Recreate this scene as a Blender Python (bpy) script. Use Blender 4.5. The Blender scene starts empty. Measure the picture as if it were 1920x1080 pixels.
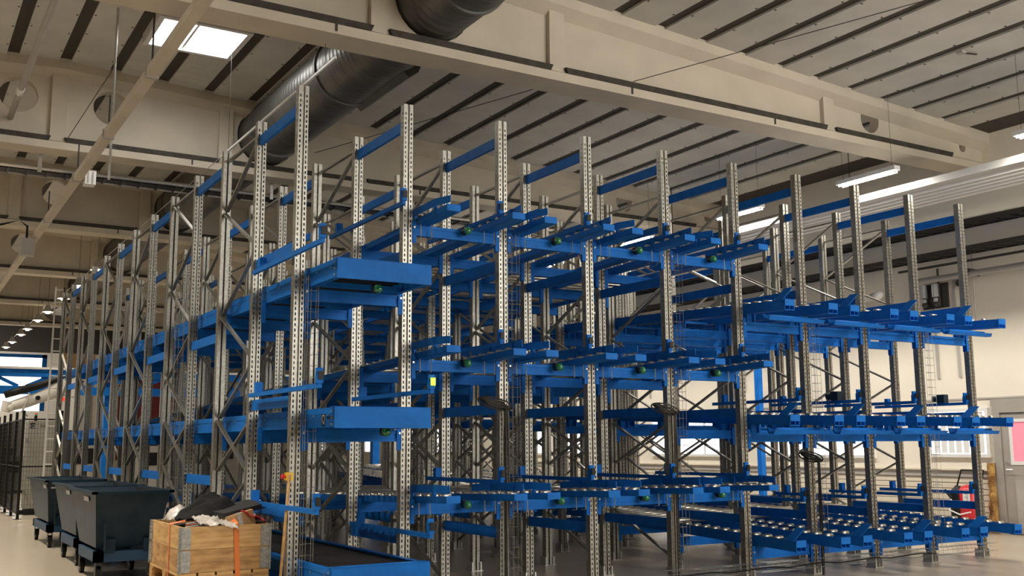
import bpy, math, random
from mathutils import Vector, Matrix
random.seed(7)
D = bpy.data
SC = bpy.context.scene
COL = SC.collection
R = math.radians
# ---------------------------------------------------------------- camera
yaw, pitch, roll = 0.54358, 0.15124, -0.00649
F = Vector((math.sin(yaw)*math.cos(pitch), math.cos(yaw)*math.cos(pitch), math.sin(pitch)))
Rt = Vector((math.cos(yaw), -math.sin(yaw), 0))
U = Rt.cross(F)
Rt2 = math.cos(roll)*Rt + math.sin(roll)*U
U2 = -math.sin(roll)*Rt + math.cos(roll)*U
cam = D.objects.new('camera', D.cameras.new('camera'))
COL.objects.link(cam)
cam.data.sensor_width = 36
cam.data.lens = 1924.67*36/1920
cam.data.clip_end = 200
cam.matrix_world = Matrix((
    (Rt2.x, U2.x, -F.x, -3.1771), (Rt2.y, U2.y, -F.y, -9.1118),
    (Rt2.z, U2.z, -F.z, 1.5708), (0, 0, 0, 1)))
SC.camera = cam
# ---------------------------------------------------------------- world, big lights, exposure
w = D.worlds.new('daylight')
SC.world = w
w.use_nodes = True
w.node_tree.nodes['Background'].inputs[0].default_value = (1.0, 0.97, 0.92, 1)
w.node_tree.nodes['Background'].inputs[1].default_value = 8.0
SC.view_settings.view_transform = 'Standard'
SC.view_settings.look = 'None'
SC.view_settings.gamma = 1
SC.view_settings.use_curve_mapping = False
SC.view_settings.exposure = 0.0
LED_POWER = 112      # tube luminaires along the right wall
BAY_POWER = 58      # high bay lamps along the left aisle
AISLE_FILL_POWER = 85    # unseen fill lamps added over the open aisle, left of the picture
SKY_EMIT = 18.0       # the skylight and the unseen roof lights added over the left aisle


# ---------------------------------------------------------------- materials
def mat(name, col, rough=0.5, metal=0.0, noise=0.0, nscale=8.0, bump=0.0, bscale=60.0, emit=None, estr=0.0,
        stretch=None, col2=None, trans=0.0, coat=0.0):
    m = D.materials.new(name)
    m.use_nodes = True
    nt = m.node_tree
    b = nt.nodes['Principled BSDF']
    b.inputs['Base Color'].default_value = (*col, 1)
    b.inputs['Roughness'].default_value = rough
    b.inputs['Metallic'].default_value = metal
    b.inputs['Coat Weight'].default_value = coat
    if trans:
        b.inputs['Transmission Weight'].default_value = trans
    if noise or bump:
        tc = nt.nodes.new('ShaderNodeTexCoord')
        mp = nt.nodes.new('ShaderNodeMapping')
        nt.links.new(tc.outputs['Object'], mp.inputs[0])
        if stretch:
            mp.inputs['Scale'].default_value = stretch
    if noise:
        n = nt.nodes.new('ShaderNodeTexNoise')
        n.inputs['Scale'].default_value = nscale
        n.inputs['Detail'].default_value = 5
        nt.links.new(mp.outputs[0], n.inputs['Vector'])
        r = nt.nodes.new('ShaderNodeValToRGB')
        a = col2 if col2 else tuple(c*(1-noise) for c in col)
        c2 = col if col2 else tuple(min(1, c*(1+noise)) for c in col)
        r.color_ramp.elements[0].position = 0.36
        r.color_ramp.elements[1].position = 0.66
        r.color_ramp.elements[0].color = (*a, 1)
        r.color_ramp.elements[1].color = (*c2, 1)
        nt.links.new(n.outputs[0], r.inputs[0])
        nt.links.new(r.outputs[0], b.inputs['Base Color'])
    if bump:
        n2 = nt.nodes.new('ShaderNodeTexNoise')
        n2.inputs['Scale'].default_value = bscale
        nt.links.new(mp.outputs[0], n2.inputs['Vector'])
        bp = nt.nodes.new('ShaderNodeBump')
        bp.inputs['Strength'].default_value = bump
        bp.inputs['Distance'].default_value = 0.02
        nt.links.new(n2.outputs[0], bp.inputs['Height'])
        nt.links.new(bp.outputs[0], b.inputs['Normal'])
    if emit:
        b.inputs['Emission Color'].default_value = (*emit, 1)
        b.inputs['Emission Strength'].default_value = estr
    return m


M = dict(
    galv=mat('galvanised_steel', (0.36, 0.345, 0.30), 0.40, 0.85, 0.16, 30),
    zinc=mat('bright_zinc', (0.62, 0.61, 0.58), 0.3, 0.8, 0.1, 40),
    roller=mat('roller_steel', (0.62, 0.58, 0.50), 0.32, 0.9, 0.12, 20),
    blue=mat('blue_paint', (0.010, 0.150, 0.54), 0.5, 0.0, 0.10, 6),
    bluedk=mat('blue_black_paint', (0.010, 0.030, 0.050), 0.42, 0.0, 0.0, 5, col2=None),
    binside=mat('worn_blue_black_paint', (0.020, 0.040, 0.058), 0.42, 0.0, 0.5, 3.0, col2=(0.007, 0.022, 0.038)),
    chassis=mat('dull_blue_chassis_paint', (0.010, 0.050, 0.11), 0.5),
    black=mat('black_plastic', (0.012, 0.012, 0.012), 0.45),
    rubber=mat('black_rubber_roller', (0.016, 0.015, 0.014), 0.5),
    darksteel=mat('dark_steel', (0.05, 0.045, 0.04), 0.5, 0.3),
    cream=mat('cream_concrete_paint', (0.60, 0.53, 0.42), 0.7, 0.0, 0.07, 1.2, 0.06, 30),
    ledge=mat('dark_ledge', (0.05, 0.042, 0.033), 0.8, 0.0, 0.3, 6),  # dark brown strip between girder web and bottom flange
    panel=mat('ceiling_board', (0.60, 0.58, 0.53), 0.75, 0.0, 0.06, 1.5),
    slot=mat('ceiling_slot_dark', (0.06, 0.05, 0.04), 0.8),
    wall=mat('cream_wall_paint', (0.80, 0.73, 0.61), 0.7, 0.0, 0.03, 1.0),
    siding=mat('cream_boards', (0.74, 0.66, 0.52), 0.6, 0.0, 0.05, 2.0),
    grey=mat('grey_paint', (0.42, 0.39, 0.35), 0.55, 0.0, 0.06, 3),
    greydoor=mat('grey_door_paint', (0.36, 0.33, 0.29), 0.5, 0.0, 0.06, 3),
    white=mat('white_enamel', (0.78, 0.77, 0.74), 0.35),
    pipe=mat('white_pipe_cover', (0.52, 0.505, 0.48), 0.4),
    duct=mat('galvanised_duct', (0.15, 0.146, 0.135), 0.42, 0.6, 0.15, 3),
    floor=mat('sealed_concrete_floor', (0.42, 0.36, 0.285), 0.26, 0.0, 0.0, 0.9, 0.02, 40,
              stretch=(1, 0.5, 1)),
    wood=mat('pine_board', (0.62, 0.37, 0.14), 0.6, 0.0, 0.0, 4.0, 0.15, 30, stretch=(1.0, 6.0, 9.0)),
    woodold=mat('weathered_pine_board', (0.50, 0.28, 0.105), 0.65, 0.0, 0.0, 3.0, 0.15, 30, stretch=(1.0, 5.0, 7.0)),
    stick=mat('broom_wood', (0.42, 0.24, 0.09), 0.5, 0.0, 0.2, 20),
    orange=mat('orange_strap', (0.75, 0.19, 0.03), 0.5),
    pinkor=mat('salmon_strap', (0.90, 0.26, 0.12), 0.5),
    cloth=mat('black_cloth', (0.010, 0.010, 0.011), 0.85, 0, 0.0, 5, 0.3, 25),
    foam=mat('black_foam', (0.018, 0.018, 0.019), 0.8, 0, 0, 5, 0.2, 150),
    film=mat('crumpled_clear_film', (0.58, 0.53, 0.49), 0.25, 0.0, 0.2, 12, 0.5, 14),
    card=mat('cardboard', (0.50, 0.30, 0.14), 0.7, 0, 0.1, 6),
    red=mat('red_plastic', (0.60, 0.02, 0.03), 0.35),
    redp=mat('red_film', (0.62, 0.05, 0.06), 0.35, 0, 0.3, 9, 0.4, 18),
    paper=mat('white_paper', (0.75, 0.74, 0.72), 0.6),
    label=mat('faded_label', (0.55, 0.55, 0.56), 0.6, 0, 0.2, 40),
    yellow=mat('yellow_plastic', (0.80, 0.50, 0.02), 0.4),
    green=mat('green_lens', (0.008, 0.19, 0.075), 0.08, 0, coat=1.0),
    lime=mat('lime_lamp', (0.5, 0.8, 0.05), 0.4, emit=(0.6, 0.9, 0.05), estr=0.9),
    foamy=mat('rock_wool', (0.52, 0.31, 0.09), 0.95, 0, 0.5, 7, 1.0, 14, col2=(0.20, 0.10, 0.03)),
    pink=mat('pink_film', (0.85, 0.25, 0.32), 0.5, emit=(0.95, 0.30, 0.38), estr=0.35),
    glass=mat('bright_window_pane', (0.9, 0.9, 0.9), 0.3, emit=(0.96, 0.97, 1.0), estr=1.6),
    sky=mat('skylight_dome', (0.9, 0.9, 0.9), 0.3, emit=(1.0, 1.0, 0.98), estr=SKY_EMIT),
    fargl=mat('far_bright_window', (0.9, 0.9, 0.9), 0.3, emit=(1.0, 0.98, 0.95), estr=2.2),
    tube=mat('lit_tube', (1, 1, 1), 0.3, emit=(1.0, 0.97, 0.92), estr=14),
    bulb=mat('lit_bulb', (1, 1, 1), 0.3, emit=(1.0, 0.86, 0.62), estr=30),
    redlamp=mat('red_lamp', (0.8, 0.02, 0.02), 0.3, emit=(1, 0.05, 0.02), estr=1.0),
    darkred=mat('dark_red_paint', (0.20, 0.02, 0.02), 0.6),
    robot=mat('robot_white', (0.66, 0.64, 0.60), 0.4),
    cabinet=mat('cabinet_grey', (0.34, 0.33, 0.29), 0.5, 0, 0.06, 3),
    hinge=mat('dull_hinge_zinc', (0.36, 0.36, 0.34), 0.45, 0.7, 0.2, 30),
    wire=mat('wire_steel', (0.42, 0.42, 0.39), 0.4, 0.8),
)
for k_ in ('blue', 'binside', 'bluedk', 'cloth', 'black'):
    M[k_].node_tree.nodes['Principled BSDF'].inputs['Specular IOR Level'].default_value = 0.12 if k_ == 'blue' else 0.25
# floor: worn patches and long polishing streaks; pine: grain
def two_tone(m, ca, cb):
    r = None
    for n in m.node_tree.nodes:
        if n.type == 'VALTORGB':
            r = n
    if r is None:
        nt = m.node_tree
        tc = nt.nodes.new('ShaderNodeTexCoord'); mp = nt.nodes.new('ShaderNodeMapping')
        nt.links.new(tc.outputs['Object'], mp.inputs[0])
        n = nt.nodes.new('ShaderNodeTexNoise'); n.inputs['Detail'].default_value = 6
        nt.links.new(mp.outputs[0], n.inputs['Vector'])
        r = nt.nodes.new('ShaderNodeValToRGB')
        nt.links.new(n.outputs[0], r.inputs[0])
        nt.links.new(r.outputs[0], nt.nodes['Principled BSDF'].inputs['Base Color'])
        return r, mp, n, (setattr(r.color_ramp.elements[0], 'color', (*ca, 1)), setattr(r.color_ramp.elements[1], 'color', (*cb, 1)))
    r.color_ramp.elements[0].color = (*ca, 1)
    r.color_ramp.elements[1].color = (*cb, 1)
    return r, None, None, None


r_, mp_, n_, _ = two_tone(M['floor'], (0.42, 0.35, 0.26), (0.56, 0.48, 0.38))
n_.inputs['Scale'].default_value = 0.8
mp_.inputs['Scale'].default_value = (1.2, 0.35, 1)
for k, ca, cb, sc in (('wood', (0.48, 0.26, 0.085), (0.68, 0.43, 0.18), (2, 2, 14)),
                      ('woodold', (0.30, 0.15, 0.05), (0.56, 0.33, 0.13), (2, 2, 9))):
    r_, mp_, n_, _ = two_tone(M[k], ca, cb)
    r_.color_ramp.elements[0].position = 0.32
    r_.color_ramp.elements[1].position = 0.62
    n_.inputs['Scale'].default_value = 2.2
    mp_.inputs['Scale'].default_value = sc


# ---------------------------------------------------------------- mesh helpers
class MB:
    def __init__(s):
        s.v = []
        s.f = []

    def box(s, x0, x1, y0, y1, z0, z1):
        i = len(s.v)
        s.v += [(x, y, z) for z in (z0, z1) for y in (y0, y1) for x in (x0, x1)]
        s.f += [(i, i+2, i+3, i+1), (i+4, i+5, i+7, i+6), (i, i+1, i+5, i+4), (i+2, i+6, i+7, i+3),
                (i, i+4, i+6, i+2), (i+1, i+3, i+7, i+5)]
        return s

    def quad(s, a, b, c, d):
        i = len(s.v)
        s.v += [a, b, c, d]
        s.f.append((i, i+1, i+2, i+3))
        return s

    def bar(s, p, q, a, b, up=(0, 0, 1)):
        p, q = Vector(p), Vector(q)
        d = (q-p).normalized()
        u = Vector(up)
        x = d.cross(u)
        if x.length < 1e-4:
            x = d.cross(Vector((1, 0, 0)))
        x.normalize()
        y = x.cross(d)
        i = len(s.v)
        for e in (p, q):
            for sx, sy in ((-1, -1), (1, -1), (1, 1), (-1, 1)):
                s.v.append(tuple(e + x*sx*a/2 + y*sy*b/2))
        s.f += [(i+3, i+2, i+1, i), (i+4, i+5, i+6, i+7)] + \
               [(i+k, i+(k+1) % 4, i+4+(k+1) % 4, i+4+k) for k in range(4)]
        return s

    def tube(s, pts, r, n=8, caps=True):
        pts = [Vector(p) for p in pts]
        rr = r if isinstance(r, (list, tuple)) else [r]*len(pts)
        i = len(s.v)
        ref = None
        for k, p in enumerate(pts):
            d = (pts[min(k+1, len(pts)-1)] - pts[max(k-1, 0)]).normalized()
            if ref is None:
                ref = Vector((0, 0, 1)) if abs(d.z) < 0.9 else Vector((1, 0, 0))
            x = d.cross(ref).normalized()
            y = x.cross(d)
            for j in range(n):
                a = 2*math.pi*j/n
                s.v.append(tuple(p + (x*math.cos(a)+y*math.sin(a))*rr[k]))
        for k in range(len(pts)-1):
            for j in range(n):
                a, b = i+k*n+j, i+k*n+(j+1) % n
                s.f.append((a, b, b+n, a+n))
        if caps:
            s.f.append(tuple(i+j for j in range(n))[::-1])
            s.f.append(tuple(i+(len(pts)-1)*n+j for j in range(n)))
        return s

    def prism(s, poly, axis, a, b):
        """extrude a 2D polygon along an axis; poly in the other two axes (in x,y,z order)"""
        i = len(s.v)
        n = len(poly)
        for t in (a, b):
            for p in poly:
                q = list(p)
                q.insert(axis, t)
                s.v.append(tuple(q))
        s.f.append(tuple(range(i, i+n))[::-1])
        s.f.append(tuple(range(i+n, i+2*n)))
        for k in range(n):
            s.f.append((i+k, i+(k+1) % n, i+n+(k+1) % n, i+n+k))
        return s

    def ball(s, c, r, n=10, m=6, zs=1.0):
        pts, rad = [], []
        for k in range(m+1):
            t = math.pi*k/m
            pts.append((c[0], c[1], c[2]-r*zs*math.cos(t)))
            rad.append(max(r*math.sin(t), 1e-4))
        return s.tube(pts, rad, n)

    def me(s, name, m, smooth=False):
        me = D.meshes.new(name)
        me.from_pydata(s.v, [], s.f)
        if smooth:
            me.polygons.foreach_set('use_smooth', [True]*len(me.polygons))
        me.materials.append(m)
        me.update()
        return me


def put(name, me, parent=None, loc=(0, 0, 0), rot=None):
    o = D.objects.new(name, me)
    COL.objects.link(o)
    if parent:
        o.parent = parent
    o.location = loc
    if rot:
        o.rotation_euler = rot
    return o


def obj(name, mb, m, parent=None, loc=(0, 0, 0), smooth=False, rot=None):
    return put(name, mb.me(name, m, smooth), parent, loc, rot)


def tag(o, label=None, cat=None, group=None, kind=None):
    if label:
        o['label'] = label
    if cat:
        o['category'] = cat
    if group:
        o['group'] = group
    if kind:
        o['kind'] = kind
    return o


def thing(name, label, cat, loc=(0, 0, 0), rot=None, group=None):
    return tag(put(name, None, None, loc, rot), label, cat, group)


def stuff(o):
    o['kind'] = 'stuff'
    return o


def curve_mesh(name, cu, m):
    o = D.objects.new('tmp', cu)
    COL.objects.link(o)
    dg = bpy.context.evaluated_depsgraph_get()
    me = D.meshes.new_from_object(o.evaluated_get(dg))
    me.name = name
    D.objects.remove(o)
    me.materials.clear()
    me.materials.append(m)
    return me


def text_mesh(txt, size, m, ext=0.001):
    cu = D.curves.new('t', 'FONT')
    cu.body = txt
    cu.size = size
    cu.extrude = ext
    return curve_mesh('lettering', cu, m)


def poly_curve(loops, ext):
    cu = D.curves.new('c', 'CURVE')
    cu.dimensions = '2D'
    cu.fill_mode = 'BOTH'
    cu.extrude = ext
    for lp in loops:
        sp = cu.splines.new('POLY')
        sp.points.add(len(lp)-1)
        for p, q in zip(sp.points, lp):
            p.co = (q[0], q[1], 0, 1)
        sp.use_cyclic_u = True
    return cu


ORD = ['first', 'second', 'third', 'fourth', 'fifth', 'sixth', 'seventh', 'eighth', 'ninth', 'tenth', 'eleventh', 'twelfth']
WX = 13.4         # inner face of the right wall
YB = 45.0         # far end wall
XL, YF = -14.0, -12.5


def zroof(x):
    return 7.84 - 0.0572*(x + 1.1) if x > -1.1 else 7.84 + 0.0572*(x + 1.1)


# ---------------------------------------------------------------- the setting: floor and walls
fl = tag(obj('floor', MB().box(XL, WX+.3, YF, YB+.3, -0.2, 0), M['floor']), kind='structure')
wr = tag(put('wall_right', None), kind='structure')
m = MB()
m.box(WX, WX+.3, YF, YB, -0.0, 9)
obj('plaster', m, M['wall'], wr)
m = MB()
obj('backing_board', MB().box(WX-.004, WX, 2.16, 18, 0.03, 0.95), M['greydoor'], wr)  # added grey backing, its colour darkens the gaps between the boards
me_b = MB().box(-0.026, -.004, 0, 1, 0.006, 0.093).me('board', M['siding'])
for k in range(9):           # cream boards below the sill, right of the rack up to the insulation edge
    for (a, b) in ((2.16, 9.0), (9.0, 18.0)):
        o = put('board', me_b, wr, (WX, a, 0.04+k*0.1))
        o.scale = (1, b-a, 1)
obj('sill_band', MB().box(WX-.05, WX, 2.16, 18, 0.945, 1.06), M['grey'], wr)
obj('sill_shelf', MB().box(WX-.09, WX, 2.16, 18, 1.06, 1.09), M['siding'], wr)
obj('wall_joint', MB().box(WX-.02, WX, 1.0, 18, 2.31, 2.34), M['grey'], wr)
for y in (3.05, 2.6, 8.1, 11.5):
    obj('cable_duct', MB().box(WX-.03, WX, y, y+.05, 2.72, 4.5), M['grey'], wr)
wb = tag(put('wall_back', None), kind='structure')
obj('lower_wall', MB().box(XL, WX, YB, YB+.3, 0, 6.1), M['wall'], wb)
obj('upper_wall', MB().box(XL, WX, YB, YB+.3, 6.1, 9), M['slot'], wb)
tag(obj('wall_front', MB().box(XL, WX, YF-.3, YF, 0, 2.6).box(XL, WX, YF-.3, YF, 7.2, 9).box(12.4, WX, YF-.3, YF, 2.6, 7.2).box(XL, 3.4, YF-.3, YF, 2.6, 7.2), M['wall']), kind='structure')  # unseen wall behind the camera, its opening shaped to direct the daylight
wl = tag(obj('wall_left', MB().box(XL-.3, XL, YF, YB, 0, 9), M['wall']), kind='structure')


def window(i, y0, y1, z0, z1, mull, blinds=False):
    wn = tag(put('window_%d' % i, None, None, (WX, y0, z0)), kind='structure')
    W_, H_ = y1-y0, z1-z0
    obj('pane', MB().box(-.02, 0, 0.05, W_-.05, 0.05, H_-.05), M['glass'], wn)
    f = MB()
    f.box(-.06, 0, 0, .06, 0, H_).box(-.06, 0, W_-.06, W_, 0, H_).box(-.06, 0, .06, W_-.06, 0, .06).box(-.06, 0, .06, W_-.06, H_-.06, H_)
    obj('window_frame', f, M['white'], wn)
    for k in range(1, mull):
        obj('mullion', MB().box(-.05, 0, W_*k/mull-.03, W_*k/mull+.03, 0.06, H_-.06), M['white'], wn)
    if blinds:
        bm = MB().box(-.004, 0, -.05, .05, 0, H_-.14).me('blind_slat', M['paper'])
        for k in range(7):
            put('blind_slat', bm, wn, (-.035, .17+k*.15, .07), (0, 0, 0.25))


window(1, 2.12, 3.36, 1.29, 2.16, 1, True)
window(2, 4.6, 7.6, 1.26, 2.16, 3)
window(3, 8.5, 11.5, 1.26, 2.16, 3)
window(4, 12.4, 15.4, 1.26, 2.16, 3)
for i in range(5):
    window(10+i, 16.5+4.1*i, 19.5+4.1*i, 1.26, 2.16, 3)

dr = tag(put('door_1', None, None, (WX, 2.02, 0)), kind='structure')
f = MB()
f.box(-.08, .0, -.13, 0, 0, 2.17).box(-.08, 0, -1.25, -1.12, 0, 2.17).box(-.08, 0, -1.12, -.13, 2.06, 2.17)
obj('door_frame', f, M['greydoor'], dr)
lf = MB()
lf.box(-.05, 0, -.29, -.14, 0.02, 2.05).box(-.05, 0, -1.11, -.96, .02, 2.05).box(-.05, 0, -.96, -.29, .02, 1.2).box(-.05, 0, -.96, -.29, 1.93, 2.05)
leaf = obj('door_leaf', lf, M['greydoor'], dr)
obj('kick_panel', MB().box(-.062, -.05, -.9, -.33, .12, .92), M['grey'], leaf)
fr = MB()
fr.box(-.06, -.02, -.33, -.28, 1.17, 1.95).box(-.06, -.02, -.97, -.92, 1.17, 1.95).box(-.06, -.02, -.92, -.33, 1.17, 1.23).box(-.06, -.02, -.92, -.33, 1.9, 1.95)
obj('window_frame', fr, M['white'], leaf)
obj('pane', MB().box(-.04, -.02, -.92, -.33, 1.23, 1.9), M['pink'], leaf)
obj('door_handle', MB().tube([(-.05, -.22, 1.09), (-.11, -.22, 1.09), (-.11, -.33, 1.09)], .011, 6), M['zinc'], leaf)
obj('lock', MB().tube([(-.05, -.22, 1.2), (-.075, -.22, 1.2)], .022, 8), M['zinc'], leaf)
tag(obj('trim_1', MB().box(WX-.02, WX, -11, 0.75, 0, .1).box(WX-.06, WX, .55, 2.05, 2.17, 2.3), M['greydoor']), kind='structure')

# ---------------------------------------------------------------- ceiling: dark deck with proud boards
ce = tag(put('ceiling', None), kind='structure')
d = MB()
for (a, b) in ((XL, -1.1), (-1.1, WX+.3)):
    d.quad((a, YF, zroof(a)+.036), (a, YB, zroof(a)+.036), (b, YB, zroof(b)+.036), (b, YF, zroof(b)+.036))
    d.quad((a, YF, zroof(a)+.4), (b, YF, zroof(b)+.4), (b, YB, zroof(b)+.4), (a, YB, zroof(a)+.4))
obj('deck', d, M['slot'], ce)
GY = [1.75, 8.45, 15.15, 21.85, 28.55, 35.25, -4.95]
pitch_x = 0.775
pm = {}
sm = {}
for side in (1, -1):
    t = math.atan(0.0572)*side
    c = MB().box(-.298, .298, 0, 6.7, 0, .034)
    pm[side] = c.me('ceiling_board', M['panel'])
    sc_ = MB()
    for k in range(8):
        for x in (-.27, .27):
            y = .5+k*.8+(.12 if x > 0 else 0)
            sc_.box(x-.014, x+.014, y-.014, y+.014, -.004, .001)
    sm[side] = sc_.me('screw', M['slot'])
for yi in range(8):
    y0 = -11.65+6.7*yi
    for k in range(-13, 18):
        xc = 5.09+0.385+(k-8)*pitch_x
        if xc < XL+.4 or xc > WX-.1 or abs(xc+1.1) < .3:
            continue
        if yi == 2 and -0.7 < xc < 1.0 :       # boards left out around the roof light
            sy = [(0, .515), (.735, 1.0)]
        else:
            sy = [(0, 1)]
        side = 1 if xc > -1.1 else -1
        for (a, b) in sy:
            p = put('ceiling_board', pm[side], ce, (xc, y0+a*6.7, zroof(xc)), (0, math.atan(0.0572)*side, 0))
            p.scale = (1, b-a, 1)
            if 1 <= yi <= 3 and b-a == 1:
                stuff(put('screw', sm[side], p))
# roof lights: one between the first two girders, the rest added unseen to brighten the left aisle
for wi, (sx_, sy_) in enumerate(((0.42, 6.0), (-5.5, 6.0), (-5.5, -0.7), (-5.5, 12.7), (-5.5, 19.4))):
    sk = tag(put('window_%d' % (5+wi), None, None, (sx_, sy_, 7.66 if wi == 0 else zroof(sx_)-.14)), kind='structure')
    obj('pane', MB().box(-.62, .62, -.56, .56, .05, .07), M['sky'], sk)
    f = MB()
    f.box(-.68, -.6, -.62, .62, 0, .3).box(.6, .68, -.62, .62, 0, .3).box(-.6, .6, -.62, -.54, 0, .3).box(-.6, .6, .54, .62, 0, .3)
    obj('window_frame', f, M['white'], sk)
    obj('mullion', MB().box(-.12, -.08, -.54, .54, .03, .05), M['white'], sk)


# ---------------------------------------------------------------- girders
def circle(cx, cz, r, n=28):
    return [(cx+r*math.cos(2*math.pi*k/n), cz+r*math.sin(2*math.pi*k/n)) for k in range(n)]


def girder(i, y0, label):
    g = thing('roof_girder', label, 'girder', (0, y0, 0))
    zb = 6.35
    x0, x1 = XL, WX
    out = [(x0, zb+.2), (x1, zb+.2), (x1, zroof(x1)-.16), (-1.1, zroof(-1.1)-.16), (x0, zroof(x0)-.16)]
    holes = [circle(-.33, 7.2, .29), circle(10.43, 6.86, .22), circle(12.85, 6.75, .09), circle(2.33, 7.1, .53), circle(-1.75, 7.2, .29)]
    me = curve_mesh('web', poly_curve([out]+holes, .09), M['cream'])
    put('web', me, g, (0, .22, 0), (R(90), 0, 0))
    m = MB()
    m.prism([(0, zb), (.46, zb), (.46, zb+.12), (.33, zb+.2), (.13, zb+.2), (0, zb+.12)], 0, x0, x1)
    obj('bottom_flange', m, M['cream'], g)
    m = MB()
    for (a, b) in ((x0, -1.1), (-1.1, x1)):
        m2 = []
        za, zbb = zroof(a), zroof(b)
        i0 = len(m.v)
        for (x, zt) in ((a, za), (b, zbb)):
            m.v += [(x, .13, zt-.26), (x, -.04, zt-.14), (x, -.04, zt+.06), (x, .5, zt+.06), (x, .5, zt-.14), (x, .31, zt-.26)]
        m.f += [tuple(range(i0, i0+6)), tuple(range(i0+6, i0+12))[::-1]]
        for k in range(6):
            m.f.append((i0+k, i0+6+k, i0+6+(k+1) % 6, i0+(k+1) % 6))
    obj('top_flange', m, M['cream'], g)
    ribs = [-6.4, -3.6, -1.15, 1.58, 4.15, 9.37]
    for x in ribs:
        obj('stiffener', MB().box(x-.12, x+.12, .05, .42, zb+.15, zroof(x)-.1), M['cream'], g)
    edges = [x0]+ribs+[x1-.9]
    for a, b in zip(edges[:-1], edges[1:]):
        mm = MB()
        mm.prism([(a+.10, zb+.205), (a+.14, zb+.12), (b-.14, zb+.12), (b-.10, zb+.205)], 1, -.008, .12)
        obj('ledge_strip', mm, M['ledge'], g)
    for x in (-4.2, 1.0, 5.36, 8.1):
        obj('bracket', MB().box(x-.012, x+.012, -.015, .0, zb+.03, zb+.13), M['darksteel'], g)
    return g


GL = {0: 'cream roof girder nearest the camera, crossing the top of the picture',
      1: 'cream roof girder with round holes behind the rack, above the hung cable tray',
      2: 'cream roof girder in the middle distance, third from the camera',
      3: 'fourth cream roof girder, just above the first lit high bay lamps',
      4: 'fifth cream roof girder, far back over the left aisle',
      5: 'farthest cream roof girder, small above the last aisle lamps'}
for i, y in enumerate(GY[:6]):
    girder(i, y, GL[i])

# ---------------------------------------------------------------- round duct
dt = thing('ventilation_duct', 'large round spiral-seam steel duct running through the girders', 'duct', (2.33, 0, 7.1))
pts, rad = [], []
y = -4.0
m = MB()
while y < 30:
    pts += [(0, y, 0), (0, y+.105, 0), (0, y+.115, 0), (0, y+.125, 0)]
    rad += [.5, .5, .508, .5]
    y += .13
m.tube(pts, rad, 40)
obj('pipe', m, M['duct'], dt, smooth=True)
for y in (0.9, 4.7, 7.9, 14.6):
    mm = MB().tube([(0, y, 0), (0, y+.06, 0)], .53, 40)
    obj('collar', mm, M['duct'], dt)
obj('outlet', MB().prism([(.20, -.44), (.42, -.22), (.50, -.28), (.44, -.42), (.30, -.52)], 1, 3.2, 4.9), M['duct'], dt)
lt_ = thing('suspended_light_track', 'thin white lamp track passing in front of the round duct', 'light track', (1.0, 0, 6.06))
obj('rail', MB().box(-.012, .012, 1.75, 6.6, -.014, .014), M['white'], lt_)
obj('wire', MB().tube([(0, 6.6, 0), (0, 41, 0)], .007, 5), M['zinc'], lt_)
for y in (2.1, 6.2):
    obj('hanger', MB().tube([(0, y, 0), (0, y, zroof(.9)-6.03)], .004, 5), M['darksteel'], lt_)

# ---------------------------------------------------------------- right: radiant panel, lamps, trays, pipes
rp = thing('radiant_heating_panel', 'white ribbed radiant heating panel hung along the right wall', 'heating panel', (0, 0, 0))
m = MB()
m.box(10.72, 11.95, -6, 40, 5.66, 5.72)
obj('backing', m, M['pipe'], rp)
obj('edge_sheet', MB().prism([(10.70, 5.60), (10.90, 5.60), (10.90, 5.66), (10.74, 5.71), (10.70, 5.71)], 1, -6, 40), M['pipe'], rp)
for k in range(5):
    obj('pipe', MB().tube([(11.02+k*.2, -6, 5.635), (11.02+k*.2, 40, 5.635)], .062, 12), M['pipe'], rp, smooth=True)
for y in (-2, 3.1, 8, 13):
    obj('hanger', MB().tube([(11.3, y, 5.72), (11.3, y, zroof(11.3))], .008, 5), M['darksteel'], rp)


def led(x, y0, y1, z, label, group=None):
    L = y1-y0
    t = thing('tube_luminaire', label, 'lamp', (x, y0, z), None, group)
    obj('body', MB().box(-.07, .07, 0, L, .02, .09), M['white'], t)
    obj('tube', MB().tube([(-.045, .05, 0), (-.045, L-.05, 0)], .018, 8).tube([(.045, .05, 0), (.045, L-.05, 0)], .018, 8), M['tube'], t)
    lo = MB()
    for k in range(10):
        lo.box(-.07, .07, .05+k*(L-.1)/9.5, .06+k*(L-.1)/9.5, -.02, .02)
    stuff(obj('louvre', lo, M['white'], t))
    for y in (.1, L-.1):
        obj('hanger', MB().tube([(0, y, .09), (0, y, zroof(x)-z)], .003, 5), M['darksteel'], t)
    ld = D.lights.new('tube_light', 'AREA')
    ld.shape = 'RECTANGLE'
    ld.size = .12
    ld.size_y = L-.1
    ld.energy = LED_POWER*L
    ld.color = (1, .95, .86)
    lo_ = D.objects.new('lamp_light', ld)
    COL.objects.link(lo_)
    lo_.parent = t
    lo_.location = (0, L/2, -.035)


led(10.4, 1.38, 2.58, 5.87, 'lit tube luminaire hung just left of the ribbed heating panel, before the near girder end')
led(10.4, 4.38, 5.58, 5.87, 'lit tube luminaire seen between the fifth and sixth front posts')
led(10.4, 7.6, 8.8, 5.9, 'lit tube luminaire seen through the upper roller lanes')
led(10.4, -1.85, -.65, 5.87, 'lit tube luminaire at the right picture edge below the ceiling')
for i, y in enumerate((11, 14.2, 17.4)):
    led(10.4, y, y+1.2, 5.88, '%s lit tube luminaire in the row beyond the rack posts along the heating panel' % ('fourth', 'fifth', 'sixth')[i])


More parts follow.
